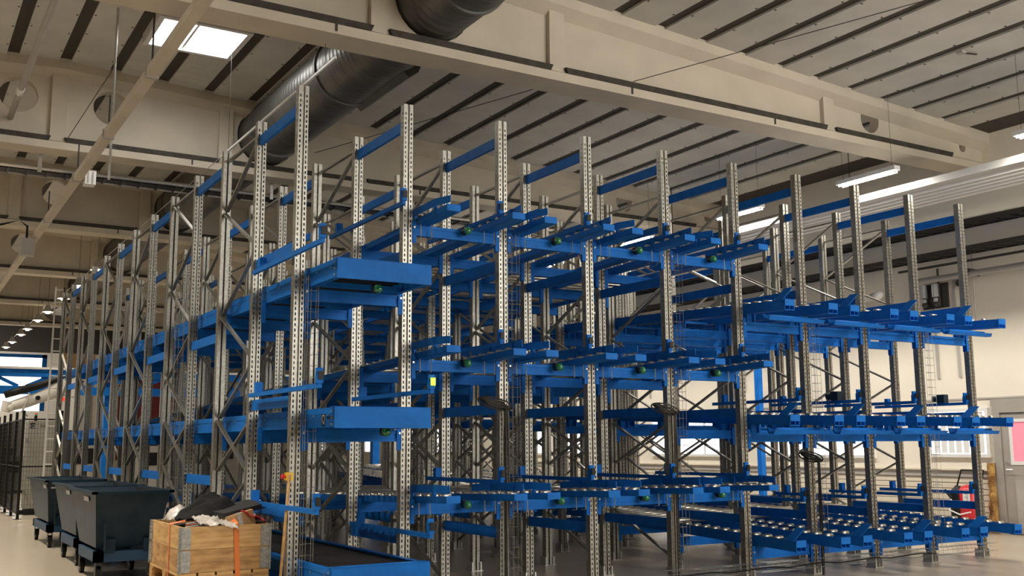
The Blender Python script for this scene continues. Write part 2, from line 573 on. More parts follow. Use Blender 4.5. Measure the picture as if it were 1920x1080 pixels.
def ladder_tray(name, label, x0, x1, y0, y1, z, along, m=M['darksteel']):
    t = thing(name, label, 'cable tray')
    if along == 'y':
        obj('side_rail', MB().box(x0, x0+.02, y0, y1, z, z+.08), m, t)
        obj('side_rail', MB().box(x1-.02, x1, y0, y1, z, z+.08), m, t)
        s = MB()
        n = int((y1-y0)/.3)
        for k in range(n):
            s.box(x0, x1, y0+k*.3, y0+k*.3+.03, z, z+.02)
        stuff(obj('rung', s, m, t))
        obj('cable_bundle', MB().box(x0+.05, x1-.05, y0, y1, z+.02, z+.05), M['black'], t)
    else:
        obj('side_rail', MB().box(x0, x1, y0, y0+.02, z, z+.08), m, t)
        obj('side_rail', MB().box(x0, x1, y1-.02, y1, z, z+.08), m, t)
        s = MB()
        n = int((x1-x0)/.3)
        for k in range(n):
            s.box(x0+k*.3, x0+k*.3+.03, y0, y1, z, z+.02)
        stuff(obj('rung', s, m, t))
        obj('cable_bundle', MB().box(x0, x1, y0+.05, y1-.05, z+.02, z+.05), M['black'], t)
    return t


ladder_tray('cable_tray', 'dark cable tray high on the right wall just below the heating panel', 12.95, 13.38, -6, 40, 5.40, 'y')
ladder_tray('cable_tray', 'dark cable ladder along the right wall above the white insulated pipe', 12.95, 13.38, -6, 30, 4.92, 'y')
wtp = thing('hung_cable_tray', 'grey cable ladder hung below the second girder in the upper left', 'cable tray')
obj('side_rail', MB().tube([(-9, 9.1, 6.16), (9, 9.1, 6.16)], .035, 8), M['zinc'], wtp)
obj('side_rail', MB().box(-9, 9, 9.45, 9.48, 6.1, 6.18), M['grey'], wtp)
s = MB()
for k in range(60):
    s.box(-9+k*.3, -8.97+k*.3, 9.1, 9.48, 6.1, 6.12)
stuff(obj('rung', s, M['darksteel'], wtp))
obj('cable_bundle', MB().box(-9, 9, 9.17, 9.42, 6.12, 6.15), M['black'], wtp)
for x in (-1.33, 2.6, 5.5):
    obj('hanger', MB().box(x-.03, x+.03, 9.03, 9.05, 6.08, 6.6), M['zinc'], wtp)

wp = thing('insulated_pipe', 'white insulated pipe along the right wall with an open cut end', 'pipe')
obj('pipe', MB().tube([(13.15, -6, 4.53), (13.15, 3.2, 4.53)], .055, 12), M['pipe'], wp, smooth=True)
obj('pipe_clamp', MB().box(13.1, 13.4, 2.1, 2.13, 4.5, 4.62), M['darksteel'], wp)
obj('hanger_rail', MB().box(13.1, 13.14, .6, 3.6, 4.74, 4.78), M['darksteel'], wp)
wp2 = thing('insulated_pipe', 'thicker white pipe with rounded end behind the right end posts', 'pipe')
obj('pipe', MB().tube([(13.1, 4.2, 4.36), (13.1, 9.5, 4.36)], .075, 12), M['pipe'], wp2, smooth=True)
obj('hanger', MB().box(13.1, 13.4, 6, 6.03, 4.35, 4.38), M['darksteel'], wp2)
obj('pipe_end', MB().tube([(13.1, 4.0, 4.40), (13.1, 4.08, 4.39), (13.1, 4.2, 4.36)], [.05, .085, .085], 12), M['white'], wp2, smooth=True)
wp3 = thing('insulated_pipe', 'white pipe with an upturned end seen below the upper roller lanes', 'pipe')
obj('pipe', MB().tube([(13.0, 9.9, 4.3), (13.0, 10.8, 4.28), (13.0, 11.1, 4.33), (13.0, 11.2, 4.75)], .08, 12), M['pipe'], wp3, smooth=True)
obj('hanger', MB().box(13.0, 13.4, 10.4, 10.43, 4.28, 4.31), M['darksteel'], wp3)
vg = thing('valve_group', 'dark valve group with two grey pumps on the right wall', 'valves', (13.38, 2.95, 4.2))
obj('mounting_plate', MB().box(-.02, .02, -.2, .34, -.18, .28), M['darksteel'], vg)
for y in (0, .24):
    obj('pump', MB().tube([(-.1, y, .02), (-.1, y, .26)], .06, 10).tube([(-.1, y, -.12), (-.1, y, 0)], .04, 10), M['zinc'], vg)
    obj('valve', MB().ball((-.09, y, -.1), .06), M['darksteel'], vg)
obj('supply_pipe', MB().tube([(-.06, -.05, -.15), (-.06, -.05, .55)], .02, 8), M['darksteel'], vg)
gz = thing('pressure_gauge', 'small dark gauge on a thin pipe beside the valve group', 'gauge', (13.36, 2.45, 4.42))
obj('dial', MB().tube([(-.08, 0, 0), (0, 0, 0)], .07, 12), M['darksteel'], gz)
obj('feed_pipe', MB().tube([(-.02, -.25, -.8), (-.02, -.25, .5)], .012, 6), M['grey'], gz)

# ---------------------------------------------------------------- rack: uprights and frames
S, DY, H = 1.1, 1.281, 4.976
N, K = 10, 12


def upright_mesh():
    m = MB()
    zs = [0.06+.05*k for k in range(int((H-.1)/.05))]

    def strip(P, a, b, hole, hh, off):
        # P maps (u, z) to a point; a..b is the face, hole the slot width, centred
        c = (a+b)/2
        m.quad(P(a, 0), P(c-hole, 0), P(c-hole, H), P(a, H))
        m.quad(P(c+hole, 0), P(b, 0), P(b, H), P(c+hole, H))
        prev = 0
        for z in zs:
            m.quad(P(c-hole, prev), P(c+hole, prev), P(c+hole, z+off), P(c-hole, z+off))
            prev = z+off+hh
        m.quad(P(c-hole, prev), P(c+hole, prev), P(c+hole, H), P(c-hole, H))
    yf, yb = -.04, .04
    strip(lambda u, z: (u, yf, z), -.05, -.012, .0066, .028, 0)
    strip(lambda u, z: (u, yf, z), .012, .05, .0066, .028, 0)
    strip(lambda u, z: (-.05, -u, z), -.04, .04, .0065, .014, .02)
    strip(lambda u, z: (.05, u, z), -.04, .04, .0065, .014, .02)
    for (a, b) in (((-.012, yf), (-.009, yf+.018)), ((-.009, yf+.018), (.009, yf+.018)), ((.009, yf+.018), (.012, yf)),
                   ((-.010, yb), (-.05, yb)), ((.05, yb), (.010, yb)), ((-.010, yb-.02), (-.010, yb)), ((.010, yb), (.010, yb-.02))):
        m.quad((a[0], a[1], 0), (b[0], b[1], 0), (b[0], b[1], H), (a[0], a[1], H))
    return m.me('upright', M['galv'])


UP = upright_mesh()
FOOT = MB().box(-.085, .085, -.07, .09, 0, .008).box(-.07, -.05, -.06, .08, .008, .11).box(.05, .07, -.06, .08, .008, .11).me('foot_plate', M['zinc'])
BR = {}


def brace_mesh(za, zb, side):
    key = (za, zb, side)
    if key not in BR:
        BR[key] = MB().bar((side, .0, za), (side, DY, zb), .022, .042, (1, 0, 0)).me('brace', M['galv'])
    return BR[key]


A = [(4.85, 4.24), (3.65, 4.24), (3.65, 3.04), (2.46, 3.04), (2.46, 1.87), (1.29, 1.87), (1.29, .70), (.12, .70), (1.87, 1.29), (4.85, 4.85)]
B = [(4.24, 4.85), (4.24, 3.66), (3.06, 3.66), (3.06, 2.47), (1.90, 2.47), (1.32, 1.90), (1.90, 1.34), (.72, 1.34), (.72, .12), (4.85, 4.85)]
PN = ['leftmost front post', 'second front post', 'third front post', 'fourth front post', 'fifth front post', 'sixth front post',
      'seventh front post', 'eighth front post', 'ninth front post', 'rightmost front post']
DEPTH = ['first', 'second', 'third', 'fourth', 'fifth', 'farthest']
for n in range(N):
    lab = ('bright galvanised perforated front post, %s' % {
        0: 'leftmost, with the broom leaning on it', 1: 'second from the left, beside the blue box ends',
        2: 'third from the left, carrying a coiled cable and wire tray', 3: 'fourth from the left, bare of cables',
        4: 'fifth from the left, with a wire tray beside it', 5: 'sixth from the left, where the lanes change height',
        6: 'seventh from the left, with dark cables at its base', 7: 'eighth from the left, third from the right end',
        8: 'ninth from the left, second from the right end', 9: 'rightmost, nearest the grey door'}[n])
    t = thing('front_post', lab, 'post', (n*S, 0, 0), None, 'front posts of the racking')
    put('upright', UP, t)
    put('foot_plate', FOOT, t)
    for j in range(6):
        y = (2*j+1)*DY
        if n == 0:
            lab, g = 'galvanised braced upright frame, %s in depth along the left side of the rack' % DEPTH[j], 'left side upright frames'
        elif j == 0:
            lab, g = 'galvanised braced upright frame standing right behind the %s' % PN[n], 'upright frames behind the front posts'
        else:
            lab, g = 'galvanised braced upright frame standing deep inside the blue racking', 'upright frames deep in the racking'
        t = thing('upright_frame', lab, 'rack frame', (n*S, y, 0), None, g)
        put('upright', UP, t)
        put('upright', UP, t, (0, DY, 0), (0, 0, math.pi))
        put('foot_plate', FOOT, t)
        put('foot_plate', FOOT, t, (0, DY, 0))
        for (za, zb) in (A if j % 2 == 0 else B):
            put('brace', brace_mesh(za, zb, -.012 if zb > za else .012), t)

# ---------------------------------------------------------------- blue tie bars between frames
tie = MB().bar((0, .04, 0), (0, DY-.04, 0), .035, .105).me('tie_bar', M['blue'])
TB = {0: [4.77, 3.43, 1.98, .97], 1: [4.77, 3.43, 1.93, .69]}
for n in range(N):
    for j in range(6):
        if j == 0:
            zs = TB[0] if n == 0 else TB[1]
        else:
            zs = [4.77, 2.80, 1.19] if n == 0 else [4.77, .69]
        for z in zs:
            if n == 0 and j < 2:
                wh = 'at the top' if z > 4 else ('upper middle' if z > 2.5 else ('at half height' if z > 1.5 else 'near the bins'))
                lab = 'blue tie bar %s, %s gap between frames on the left side' % (wh, ORD[j])
                g = 'blue tie bars on the left side'
            elif j == 0:
                wh = 'top' if z > 4 else ('upper' if z > 3 else ('middle' if z > 1.5 else 'lowest'))
                lab = '%s blue tie bar running back from the %s' % (wh, PN[n])
                g = 'blue tie bars behind the front posts'
            else:
                lab, g = 'blue tie bar between upright frames deep in the racking', 'blue tie bars deep in the racking'
            o = put('tie_bar', tie, None, (n*S, 2*j*DY, z))
            tag(o, lab, 'tie bar', g)

# ---------------------------------------------------------------- cross beams
BZ = {'feed': [.36, 1.715, 3.02], 'left': [1.02, 2.40, 3.745], 'right': [.34, 1.69, 3.02]}
SLOPE = {'feed': 0.0, 'left': -0.032, 'right': 0.038}


def kind_of(b):
    return 'feed' if b == 0 else ('left' if b < 5 else 'right')


bm = MB()
bm.box(.05, S-.05, -.03, .03, -.03, 0).box(.05, S-.05, -.022, .022, -.08, -.03).box(.05, S-.05, -.03, .03, -.11, -.08)
BEAM = bm.me('beam', M['blue'])
CONN = MB().box(.0, .045, -.046, -.036, -.19, .04).box(-.002, .008, -.046, .046, -.19, .04).me('connector', M['blue'])
BOLT = MB().tube([(.02, -.046, -.03), (.02, -.056, -.03)], .011, 6).me('bolt', M['zinc'])
LV = ['lowest', 'middle', 'upper']
for row in range(0, 11):
    for b in range(9):
        k = kind_of(b)
        for l in range(3):
            z = BZ[k][l]+SLOPE[k]*row*DY
            if row == 0:
                lab = '%s blue front cross beam between the %s and %s front posts' % (LV[l], ORD[b], ORD[b+1])
                g = 'front cross beams'
            else:
                lab, g = 'blue cross beam carrying roller lanes inside the racking', 'inner cross beams'
            t = thing('cross_beam', lab, 'beam', (b*S, row*DY, z), None, g)
            put('beam', BEAM, t)
            if row < 3:
                c = put('connector', CONN, t, (.05, 0, 0))
                c2 = put('connector', CONN, t, (S-.05, 0, 0))
                c2.scale = (-1, 1, 1)
                if row == 0:
                    put('bolt', BOLT, c)
                    put('bolt', BOLT, c2)
# yellow sticker on the lowest right beam
# ---------------------------------------------------------------- roller lanes
ROLL = MB().tube([(-.058, 0, 0), (.058, 0, 0)], .027, 10).me('roller', M['roller'])
for p in ROLL.polygons:
    p.use_smooth = len(p.vertices) == 4
LEN = 15.4
TX = [.55-.362, .55+.362]
PIT = .176


def track_mesh(h, y0, y1):
    m = MB()
    m.box(-.0725, -.067, y0, y1, 0, h).box(.067, .0725, y0, y1, 0, h)
    m.box(-.0725, .0725, y0, y1, 0, .006)
    return m.me('track', M['blue'])


TEND = 1.55
TR_L = track_mesh(.062, -.655, TEND)
TR_R = track_mesh(.118, -.655, TEND)
WROLL = MB().tube([(.115, 0, 0), (.985, 0, 0)], .027, 10).me('roller', M['roller'])
for p in WROLL.polygons:
    p.use_smooth = len(p.vertices) == 4


def side_rail_mesh(h):
    return MB().box(.100, .106, TEND-.15, LEN, 0, h).box(.100, .135, TEND-.15, LEN, 0, .005).me('side_rail', M['blue'])


SR = {.064: side_rail_mesh(.07), .116: side_rail_mesh(.12)}
XBAR = MB().box(.106, .994, -.03, .03, .0, .025).me('cross_member', M['blue'])
NW = 12
EP_L = MB().box(-.0725, .0725, -.668, -.655, 0, .066).me('end_plate', M['blue'])
EP_R = MB().box(-.078, .078, -.672, -.655, .048, .124).box(-.078, -.072, -.668, -.655, 0, .048).box(.072, .078, -.668, -.655, 0, .048).box(-.003, .003, -.668, -.655, 0, .048).box(-.078, .078, -.668, -.655, -.004, .003).me('end_plate', M['blue'])


def far_rollers(y0, y1, z, stag=0):
    m = MB()
    y = y0
    while y < y1:
        m.tube([(.115, y, z), (.985, y, z)], .027, 6)
        y += PIT
    return m.me('roller', M['roller'])


NR = 12
FAR = {}
for h in (.064, .116):
    FAR[h] = far_rollers(1.66+NW*PIT, LEN-.1, h)
GUIDE = MB()
prof = [(-.66, .05), (-.42, 0), (.12, 0), (.34, .06)]
for i in range(3):
    (ya, xa), (yb, xb) = prof[i], prof[i+1]
    za0, za1 = (.092, .165) if i != 0 else (.075, .15)
    GUIDE.v += []
    i0 = len(GUIDE.v)
    zz = [(.085, .155), (.095, .17), (.095, .17), (.085, .155)]
    for (yy, xx, zq) in ((ya, xa, zz[i]), (yb, xb, zz[i+1])):
        GUIDE.v += [(xx, yy, zq[0]), (xx+.006, yy, zq[0]), (xx+.006, yy, zq[1]), (xx, yy, zq[1])]
    GUIDE.f += [(i0+k, i0+(k+1) % 4, i0+4+(k+1) % 4, i0+4+k) for k in range(4)] + [(i0+3, i0+2, i0+1, i0), (i0+4, i0+5, i0+6, i0+7)]
GUIDE = GUIDE.me('guide_rail', M['blue'])
GPOST = MB().box(.006, .03, -.02, .02, .0, .165).me('guide_post', M['blue'])
UB = MB().tube([(0, -.075, .03), (0, -.075, -.13), (0, .0, -.135)], .006, 5).me('u_bolt', M['zinc'])
LENS = MB().ball((0, -.06, 0), .042, 14, 10).me('lens', M['green'])
for p in LENS.polygons:
    p.use_smooth = True
LAMPB = MB().tube([(0, .02, 0), (0, -.05, 0)], .036, 12).box(-.03, .03, -.02, .03, .0, .045).me('lamp_body', M['black'])
BRK = MB().box(-.07, .07, -.005, .005, -.098, 0).box(-.07, -.055, -.04, .04, -.098, 0).box(.055, .07, -.04, .04, -.098, 0).me('bracket', M['blue'])
CPL = MB().prism([(-.44, -.105), (-.36, -.105), (-.34, -.075), (-.33, -.03), (-.345, -.03), (-.36, -.07), (-.37, -.09), (-.43, -.09), (-.45, -.06), (-.46, -.06)], 0, .08, 1.0).me('cross_tray', M['blue'])
FIN = MB()
i0 = 0
FIN.v = [(-.078, -.62, .11), (-.064, -.62, .11), (-.064, -.48, .11), (-.078, -.48, .11),
         (.0, -.72, .26), (.014, -.72, .26), (.014, -.60, .26), (.0, -.60, .26)]
FIN.f = [(0, 1, 2, 3), (7, 6, 5, 4), (0, 4, 5, 1), (1, 5, 6, 2), (2, 6, 7, 3), (3, 7, 4, 0)]
FIN = FIN.me('stop_fin', M['blue'])
# closed feed lanes (first bay): side panels, front plate, wide black rollers
FS = MB().box(0, .012, -.72, LEN, 0, .17).box(-.006, 0, -.72, LEN, .12, .172).box(0, .05, -.72, LEN, .168, .172).box(0, .05, -.72, LEN, 0, .004)
FS = FS.me('side_panel', M['blue'])
FB = MB()
for k in range(46):
    FB.tube([(-.006, -.6+k*.35, .108), (-.016, -.6+k*.35, .108)], .008, 6)
for z in (.03, .085, .14):
    FB.tube([(0, -.69, z), (-.016, -.69, z)], .009, 6)
FB = FB.me('bolt', M['zinc'])
FPL = MB().box(0, .92, -.735, -.72, -.005, .18).box(0, .92, -.735, -.62, .176, .182).me('front_plate', M['blue'])
FR = MB().tube([(.02, 0, 0), (.9, 0, 0)], .03, 10).me('roller', M['rubber'])
FRF = MB()
y = -.6+40*.115
while y < LEN-.1:
    FRF.tube([(.02, y, .12), (.9, y, .12)], .03, 6)
    y += .115
FRF = FRF.me('roller', M['rubber'])
FCM = MB().box(.02, .9, -.6, -.56, .0, .05).me('cross_member', M['blue'])
for b in range(9):
    k = kind_of(b)
    for l in range(3):
        if k == 'feed':
            z = BZ[k][l]+.01
            t = thing('feed_conveyor', '%s blue box-sided feed lane with black rollers left of the %s' % (LV[l], PN[1]), 'conveyor',
                      (.10, 0, z), None, 'blue feed conveyors')
            sp = put('side_panel', FS, t)
            stuff(put('bolt', FB, sp))
            s2 = put('side_panel', FS, t, (.92, 0, 0))
            s2.scale = (-1, 1, 1)
            put('front_plate', FPL, t)
            for q in range(40):
                put('roller', FR, t, (0, -.6+q*.115, .12))
            stuff(put('roller', FRF, t))
            for q in range(12):
                put('cross_member', FCM, t, (0, q*DY+.45, 0))
            if l > 0:
                lp = put('signal_lamp', LAMPB, t, (.50 if l == 2 else .6, -.42, -.035))
                lp['label'] = 'green signal lamp under the front plate'
                put('lens', LENS, lp)
            continue
        z = BZ[k][l] + (0.002 if k == 'left' else (.1 if l else .045))
        kn = 'downhill entry' if k == 'left' else 'exit'
        t = thing('roller_lane', '%s blue roller lane, %s end between the %s and %s front posts' % (LV[l], kn, ORD[b], ORD[b+1]), 'conveyor',
                  (b*S, 0, z), (math.atan(SLOPE[k]), 0, 0), 'roller lanes')
        hr = .064 if k == 'left' else .116
        put('side_rail', SR[hr], t)
        s2 = put('side_rail', SR[hr], t, (S, 0, 0))
        s2.scale = (-1, 1, 1)
        for q in range(NW):
            put('roller', WROLL, t, (0, 1.66+q*PIT, hr))
        stuff(put('roller', FAR[hr], t))
        for q in range(6):
            put('cross_member', XBAR, t, (0, TEND-.06+q*1.1, 0))
        for ti, x in enumerate(TX):
            tr = put('track', TR_L if k == 'left' else TR_R, t, (x, 0, 0))
            put('end_plate', EP_L if k == 'left' else EP_R, tr)
            for q in range(NR):
                put('roller', ROLL, t, (x, -.5+q*PIT+(PIT/2 if (ti and k == 'right') else 0), hr))
            if k == 'left':
                put('u_bolt', UB, t, (x-.06, 0, 0))
                put('u_bolt', UB, t, (x+.06, 0, 0))
                g = put('guide_rail', GUIDE, t, (x+(-.085 if ti == 0 else .085), 0, 0))
                if ti == 0:
                    g.scale = (1, 1, 1)
                else:
                    g.scale = (-1, 1, 1)
                put('guide_post', GPOST, g, (0, -.41, 0))
                put('guide_post', GPOST, g, (0, .04, 0))
            else:
                if l:
                    for q in range(4):
                        put('bracket', BRK, t, (x, q*DY, 0))
                else:
                    put('bracket', MB().box(-.07, .07, -.04, .04, -.045, 0).me('bracket', M['blue']), t, (x, 0, 0))
        if k == 'left':
            lp = put('signal_lamp', LAMPB, t, (.62, -.085, -.035))
            lp['label'] = 'green signal lamp on a black holder'
            put('lens', LENS, lp)
        else:
            put('stop_fin', FIN, t, (TX[0], 0, 0))
            if l:
                put('cross_tray', CPL, t)
            if l == 0 and b == 8:
                s_ = put('sticker', MB().box(.5, .56, -.074, -.07, -.1, -.06).me('sticker', M['yellow']), t, (0, .035, 0))
                s_['label'] = 'yellow sticker'

# maker's mark on the side of the middle feed lane
SIDE = D.objects['feed_conveyor.001']
mk = put('nameplate', MB().box(-.003, 0, -.52, -.43, .035, .125).me('nameplate', M['black']), SIDE)
mk['label'] = 'black square emblem with a pale letter Q'
tm = text_mesh('Q', .1, M['label'])
o = put('lettering', tm, mk, (-.004, -.437, .045), (R(90), 0, R(-90)))
o2 = put('lettering', text_mesh('Q-System', .042, M['black']), SIDE, (-.003, -.55, .075), (R(90), 0, R(-90)))
o3 = put('lettering', text_mesh('Q-System', .02, M['black']), SIDE, (-.003, -.44, .015), (R(90), 0, R(-90)))

# ---------------------------------------------------------------- sensor rails standing off the posts
def sensor_rail(x, y0, y1, z, label, lamp=None, group='blue sensor rails'):
    t = thing('sensor_rail', label, 'rail', (x, 0, z), None, group)
    obj('bar', MB().box(-.017, .017, y0, y1, -.02, .02), M['blue'], t)
    obj('bracket', MB().box(-.025, .025, y0-.01, y0+.05, .02, .10).box(-.03, .03, y0+.01, y0+.035, .09, .15), M['blue'], t)
    obj('sensor', MB().box(-.022, .022, y0-.022, y0-.008, .05, .12), lamp or M['black'], t)
    obj('bracket', MB().box(-.02, .05, y1-.25, y1-.19, .02, .12), M['blue'], t)
    if group == 'drive rails':
        obj('motor', MB().box(-.05, .05, .35, .47, .02, .14).tube([(0, .47, .08), (0, .56, .08)], .05, 10), M['bluedk'], t)


for i, z in enumerate((1.03, 2.07, 3.31)):
    sensor_rail(-.1, -.90, 1.05, z, '%s blue sensor rail passing the leftmost front post' % LV[i])
for i, (z, lm) in enumerate(((.775, None), (2.05, M['lime']))):
    sensor_rail(1.0, -.80, 1.05, z, '%s blue sensor rail passing the second front post' % LV[i], lm)
for n in (2, 3, 4, 5):
    for i, z in enumerate((1.20, 2.58, 3.92)):
        sensor_rail(n*S-.1, -.17, 1.5, z, '%s blue sensor rail left of the %s' % (LV[i], PN[n]))
sensor_rail(1.0, -.17, 1.8, 3.92, 'upper blue sensor rail passing the second front post')
for n in (6, 7, 8, 9):
    for i, z in enumerate((.87, 2.10)):
        sensor_rail(n*S-.09, .02, 1.6, z, '%s thin dark blue sensor rail left of the %s' % (('low', 'high')[i], PN[n]), None, 'drive rails' if i and n in (7, 9) else 'blue sensor rails')

# ---------------------------------------------------------------- wire cable trays
def wire_tray(name, label, p0, L, axis, wdt=.1, dep=.06):
    t = thing(name, label, 'cable tray', p0, None, None)
    m = MB()
    r = .0028

    def P(u, a, b):
        return (a, b, u) if axis == 'z' else (u, b, a)
    for a, b in ((0, 0), (wdt, 0), (0, dep), (wdt, dep), (wdt/2, dep)):
        m.tube([P(0, a, b), P(L, a, b)], r, 4, False)
    k = .1
    while k < L:
        m.tube([P(k, 0, 0), P(k, 0, dep), P(k, wdt, dep), P(k, wdt, 0)], r, 4, False)
        k += .1
    obj('wire_mesh', m, M['wire'], t)
    return t


for (x, z0, z1, lab) in ((.06, .3, 3.13, 'vertical wire cable tray on the leftmost front post'),
                         (2.25, .05, 3.75, 'vertical wire cable tray beside the third front post'),
                         (4.45, .05, 3.75, 'vertical wire cable tray beside the fifth front post'),
                         (6.65, .2, 3.1, 'vertical wire cable tray beside the seventh front post'),
                         (8.86, .2, 3.1, 'vertical wire cable tray beside the ninth front post')):
    wire_tray('wire_cable_tray', lab, (x, -.12, z0), z1-z0, 'z')
wire_tray('wire_cable_tray', 'vertical wire cable tray halfway along the left side of the rack', (-.175, 3.98, .1), 3.5, 'z')
t = wire_tray('wire_cable_tray', 'low horizontal wire basket tray along the front feet at the right', (4.2, -.2, .1), 5.75, 'x', .1, .09)
obj('cable', MB().tube([(.0, .05, .03)]+[(.3*k, .05+.01*(k % 2), .02+.012*((k*7) % 3)) for k in range(1, 16)], .008, 6), M['black'], t)


def coil(loc, label):
    t = thing('cable_coil', label, 'cable', loc)
    m = MB()
    for j in range(5):
        rr = .11+.022*j
        pts = [(rr*math.cos(a*.3+j)*1.0, .05*math.sin(a*.3+j), rr*.32*math.sin(a*.3+j*.4)) for a in range(22)]
        m.tube(pts, .009, 5)
    m.tube([(.1, 0, 0), (.16, .02, -.05), (.17, .03, -.4), (.17, .03, -1.9)], .012, 5)
    m.tube([(.1, .02, 0), (.14, .02, -.05), (.14, .03, -.6), (.145, .03, -1.95)], .012, 5)
    obj('loop', m, M['black'] if label.startswith('tangled') else M['darksteel'], t)


coil((2.05, -.12, 1.98), 'coiled dark cable hanging at half height on the third front post')
coil((4.25, -.12, 1.95), 'coiled dark cable hanging at half height on the fifth front post')
coil((6.42, -.2, 1.40), 'tangled black cable hanging on the seventh front post')

# ---------------------------------------------------------------- emergency stop and broom
es = thing('emergency_stop', 'yellow box with red mushroom button on the leftmost front post', 'emergency stop', (-.065, -.06, 1.30))
obj('box', MB().box(-.03, .03, -.05, .02, -.035, .035), M['yellow'], es)
obj('button', MB().tube([(-.03, -.015, 0), (-.055, -.015, 0)], [.014, .014], 10).tube([(-.055, -.015, 0), (-.07, -.015, 0)], [.024, .02], 12), M['red'], es)
br = thing('broom', 'wooden-handled broom leaning against the leftmost front post', 'broom', (-.17, -.16, 0))
obj('handle', MB().tube([(0, 0, .09), (.10, .05, 1.32)], .014, 8), M['stick'], br, smooth=True)
obj('brush_block', MB().box(-.2, .2, -.03, .03, .05, .1), M['stick'], br)
obj('bristles', MB().box(-.2, .2, -.035, .035, 0, .05), M['black'], br)

# ---------------------------------------------------------------- pallets, collars and their load
PA = Vector((-.89, .34, 0))
ang = 0.0
ROTP = (0, 0, ang)


def pallet(z, label):
    t = thing('wooden_pallet', label, 'pallet', (PA.x, PA.y, z), ROTP, 'stacked wooden pallets')
    bl = MB().box(-.0725, .0725, -.05, .05, .022, .1).me('block', M['wood'])
    for x in (.0725, .4, .7275):
        for y in (.05, .6, 1.15):
            put('block', bl, t, (x, y, 0))
    dk = MB().box(-.0725, .0725, 0, 1.2, .127, .153).me('deck_board', M['wood'])
    for x in (.0725, .236, .4, .564, .7275):
        put('deck_board', dk, t, (x, 0, 0))
    cb = MB().box(0, .8, -.0725, .0725, .1, .127).me('stringer_board', M['woodold'])
    for y in (.0725, .6, 1.1275):
        put('stringer_board', cb, t, (0, y, 0))
    bb = MB().box(-.05, .05, 0, 1.2, 0, .022).me('bottom_board', M['woodold'])
    for x in (.05, .4, .75):
        put('bottom_board', bb, t, (x, 0, 0))


for i, lb in enumerate(('bottom wooden pallet of the stack under the crate', 'middle wooden pallet of the stack under the crate',
                        'top wooden pallet directly under the crate collars')):
    pallet(.155*i, lb)


def collar(z, label, m, mo):
    t = thing('pallet_collar', label, 'crate', (PA.x, PA.y, z), ROTP, 'wooden pallet collars')
    obj('board', MB().box(.0, .8, 0, .02, 0, .198), m, t)
    obj('board', MB().box(.0, .8, 1.18, 1.2, 0, .198), m, t)
    obj('board', MB().box(0, .02, .02, 1.18, 0, .198), mo, t)
    obj('board', MB().box(.78, .8, .02, 1.18, 0, .198), mo, t)
    for (x, sx) in ((0, 1), (.8, -1)):
        for (y, sy) in ((0, 1), (1.2, -1)):
            h = MB()
            h.box(min(x, x+sx*.085), max(x, x+sx*.085), min(y, y-sy*.005), max(y, y-sy*.005), .005, .193)
            h.box(min(x, x-sx*.005), max(x, x-sx*.005), min(y, y+sy*.085), max(y, y+sy*.085), .005, .193)
            h.tube([(x-sx*.004, y-sy*.004, -.01), (x-sx*.004, y-sy*.004, .2)], .011, 8)
            hh = obj('hinge', h, M['hinge'], t)
            rv = MB()
            for zz in (.03, .065, .1, .135, .17):
                rv.ball((x+sx*.045, y-sy*.006, zz), .007, 6, 4)
                rv.ball((x-sx*.006, y+sy*.045, zz), .007, 6, 4)
            stuff(obj('rivet', rv, M['zinc'], hh))


ZC = .466
collar(ZC, 'lower darker wooden pallet collar with galvanised corner hinges', M['woodold'], M['woodold'])
collar(ZC+.2005, 'upper paler wooden pallet collar with galvanised corner hinges', M['wood'], M['wood'])
ZT = ZC+.4


def strap(name, label, m, pts, wdt):
    mm = MB()
    for a, b in zip(pts[:-1], pts[1:]):
        mm.bar(a, b, wdt[0], wdt[1], wdt[2])
    o = obj(name, mm, m, None, (PA.x, PA.y, 0), rot=ROTP)
    return tag(o, label, 'strap')


strap('lashing_strap', 'wide orange strap over the long front of the crate', M['orange'],
      [(.52, -.008, .3), (.50, -.008, .6), (.485, -.008, ZT+.005), (.46, .1, ZT+.06), (.44, .3, ZT+.1)], (.045, .004, (0, 1, 0)))
strap('lashing_strap', 'thin salmon strap down the left side of the crate', M['pinkor'],
      [(-.008, .42, .3), (-.008, .41, ZT+.005), (.08, .40, ZT+.02), (.3, .3, ZT+.06)], (.02, .004, (1, 0, 0)))


def sheet(name, label, cat, m, w, d, nx, ny, fz, thick=.012, loc=(0, 0, 0), rot=ROTP, smooth=True):
    mm = MB()
    for j in range(ny+1):
        for i in range(nx+1):
            u, v = i/nx, j/ny
            mm.v.append(tuple(fz(u, v)))
    for j in range(ny):
        for i in range(nx):
            a = j*(nx+1)+i
            mm.f.append((a, a+1, a+nx+2, a+nx+1))
    o = obj(name, mm, m, None, loc, smooth, rot)
    md = o.modifiers.new('thickness', 'SOLIDIFY')
    md.thickness = thick
    return tag(o, label, cat)


def fold(u, v, s, f):
    return s*(math.sin(f*u+3*math.sin(5*v)) * .5 + math.sin(f*1.7*v+4*math.sin(4*u))*.35 + .3*math.sin(f*2.9*(u+v)))


